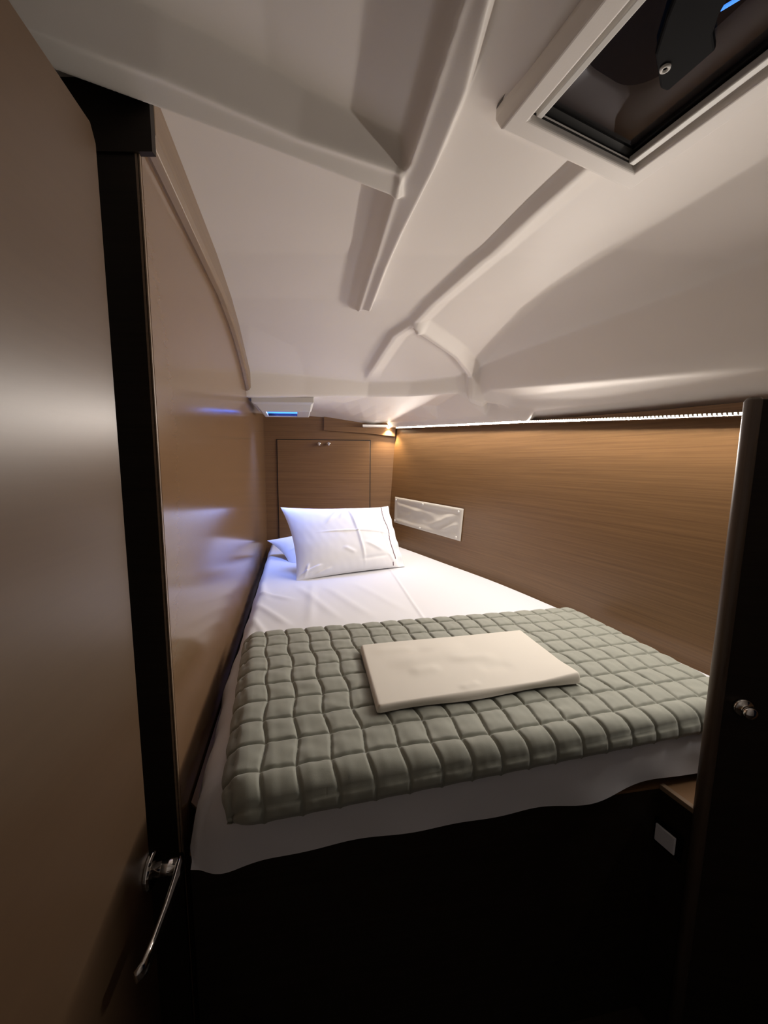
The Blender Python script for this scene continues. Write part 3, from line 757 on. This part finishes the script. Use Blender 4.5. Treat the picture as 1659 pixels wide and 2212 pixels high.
obj('housing', ringmesh([rc(x0+.008, x1-.012, yb0+.008, yb1+.04, zt_+.01), rc(x0+.045, x1-.016, yb0+.045, yb1+.03, zf-.002), rc(x0+.05, x1-.02, yb0+.05, yb1+.025, zf-.006),
                          rc(ox0, ox1, yb0+.075, yb1, zf-.005), rc(ox0, ox1, yb0+.075, yb1, zf+.002), rc(ox0-.01, ox1+.01, yb0+.07, yb1+.01, zt_+.03)]), 'plastic', bh, bev=.002)
zi0 = zf-.001
sx = .2242*(yb1-yb0); ow = ox1-ox0+.024
obj('shade', obox((ox0-.012-sx, yb1-.004, zf-.002), (1, 0, 0), (0, 1, 0), (0, 0, 1), ow, .004, .014), 'navy', bh)
obj('glowing_pane', obox((ox0-.012-sx, yb1-.003, zf+.012), (1, 0, 0), (0, 1, 0), (0, 0, 1), ow, .004, .022), 'blue', bh)
obj('pane', slab3(rc(ox0-.012, ox1+.012, yb0+.06, yb1+.01, zf+.032), (0, 0, .004)), 'blue', bh)
al = bpy.data.lights.new('blue_glow', 'AREA'); al.shape = 'RECTANGLE'; al.size = .16; al.size_y = .2; al.energy = 2.9; al.color = (.22, .36, 1.0); al.spread = math.radians(95)
alo = bpy.data.objects.new('blue_glow', al); C.objects.link(alo); alo.location = ((ox0+ox1)/2-.04, (yb0+yb1)/2+.03, zf+.028); alo.parent = bh; alo.matrix_parent_inverse = bh.matrix_world.inverted()

# ------------------------------------------------------------------ deck hatch, upper right
h3 = Vector((float(h0[0]), float(h0[1]), H0)); E1 = Vector(e1); E2 = Vector(e2)
def hp(u, v, z): return h3+E1*u+E2*v+Vector((0, 0, z))
def hr(a, b, c, d, z): return [hp(a, c, z), hp(b, c, z), hp(b, d, z), hp(a, d, z)]
dh = thing('deck_hatch', 'dark smoked deck hatch in a cream frame at the upper right', 'hatch', hp(HW/2, HL/2, HZ)[:])
mL, mR, mF = .036, .036, .045
obj('frame', ringmesh([hr(-mL, HW+mR+.012, -mF, HL+.04, .645), hr(-mL, HW+mR+.012, -mF, HL+.04, .572), hr(-mL+.004, HW+mR, -mF+.012, HL+.03, HZ), hr(0, HW, 0, HL, HZ), hr(0, HW, 0, HL, HZ+.016), hr(.012, HW-.014, .001, HL-.012, HZ+.018)]), 'gel', dh, bev=.004, seg=3)
for a_, b_ in ((.010, .022), (HW-.024, HW-.010)):
    obj('liner', slab3(hr(a_, b_, .004, HL-.012, HZ+.006), (0, 0, .012)), 'plastic', dh, bev=.002)
obj('seal', ringmesh([hr(.0, HW, .0, HL-.01, HZ+.012), hr(.0, HW, .0, HL-.01, HZ+.022), hr(.024, HW-.026, .012, HL-.034, HZ+.024), hr(.024, HW-.026, .012, HL-.034, HZ+.030)]), 'seal', dh)
obj('pane', slab3(hr(-.01, HW+.01, -.01, HL, HZ+.026), (0, 0, .006)), 'acrylic', dh)
# grey surround of the deck recess seen through the pane, black night beyond
def rrect(u0, u1, v0, v1, r, z, n=9):
    o = []
    for cu, cv_, a0 in ((u1-r, v0+r, -90), (u1-r, v1-r, 0), (u0+r, v1-r, 90), (u0+r, v0+r, 180)):
        for k in range(n):
            a = math.radians(a0+90*k/(n-1)); o.append(hp(cu+r*math.cos(a), cv_+r*math.sin(a), z))
    return o
loops = [rrect(-.04, HW+.03, -.05, HL+.03, .02, HZ+.036), rrect(.010, HW-.002, .004, HL+.02, .03, HZ+.038), rrect(.022, HW-.030, .020, HL, .05, HZ+.050), rrect(.022, .200, .046, HL-.02, .06, HZ+.056), rrect(.026, .194, .050, HL-.02, .06, HZ+.064)]
bm = bmesh.new(); RR = [[bm.verts.new(p) for p in l] for l in loops]
for a, b in zip(RR, RR[1:]):
    for k in range(len(a)): bm.faces.new((a[k], a[(k+1) % len(a)], b[(k+1) % len(a)], b[k]))
obj('deck_recess', bm, 'hood', dh, smooth=True)
# latch block under the pane
zl = HZ+.012
bl = [Vector(Wd(PZ(*q, zl))) for q in [(1426, 192), (1442, 199), (1546, 109), (1541, 72), (1552, 36), (1600, -50), (1480, -60), (1440, 40), (1415, 120)]]
obj('latch', slab3(bl, (0, 0, .011)), 'blackplastic', dh, bev=.003)
obj('ring', lathe(Wd(PZ(1437, 147, zl)), (0, 0, -1), [(.0030, 0), (.0030, .002), (.0048, .003), (.0068, .002), (.0070, 0)], 20), 'plastic', dh, smooth=True)['label'] = 'pale ring of the latch screw'
ma, mb_ = Vector(Wd(PZ(1557, 20, HZ+.033))), Vector(Wd(PZ(1610, -12, HZ+.033)))  # glowing bar stands in for a blue reflection on the hatch glass
obj('blue_reflection', tube([ma, mb_], .0022, 8), 'blue', dh)['label'] = 'thin blue reflection in the pane, made as a glowing bar'
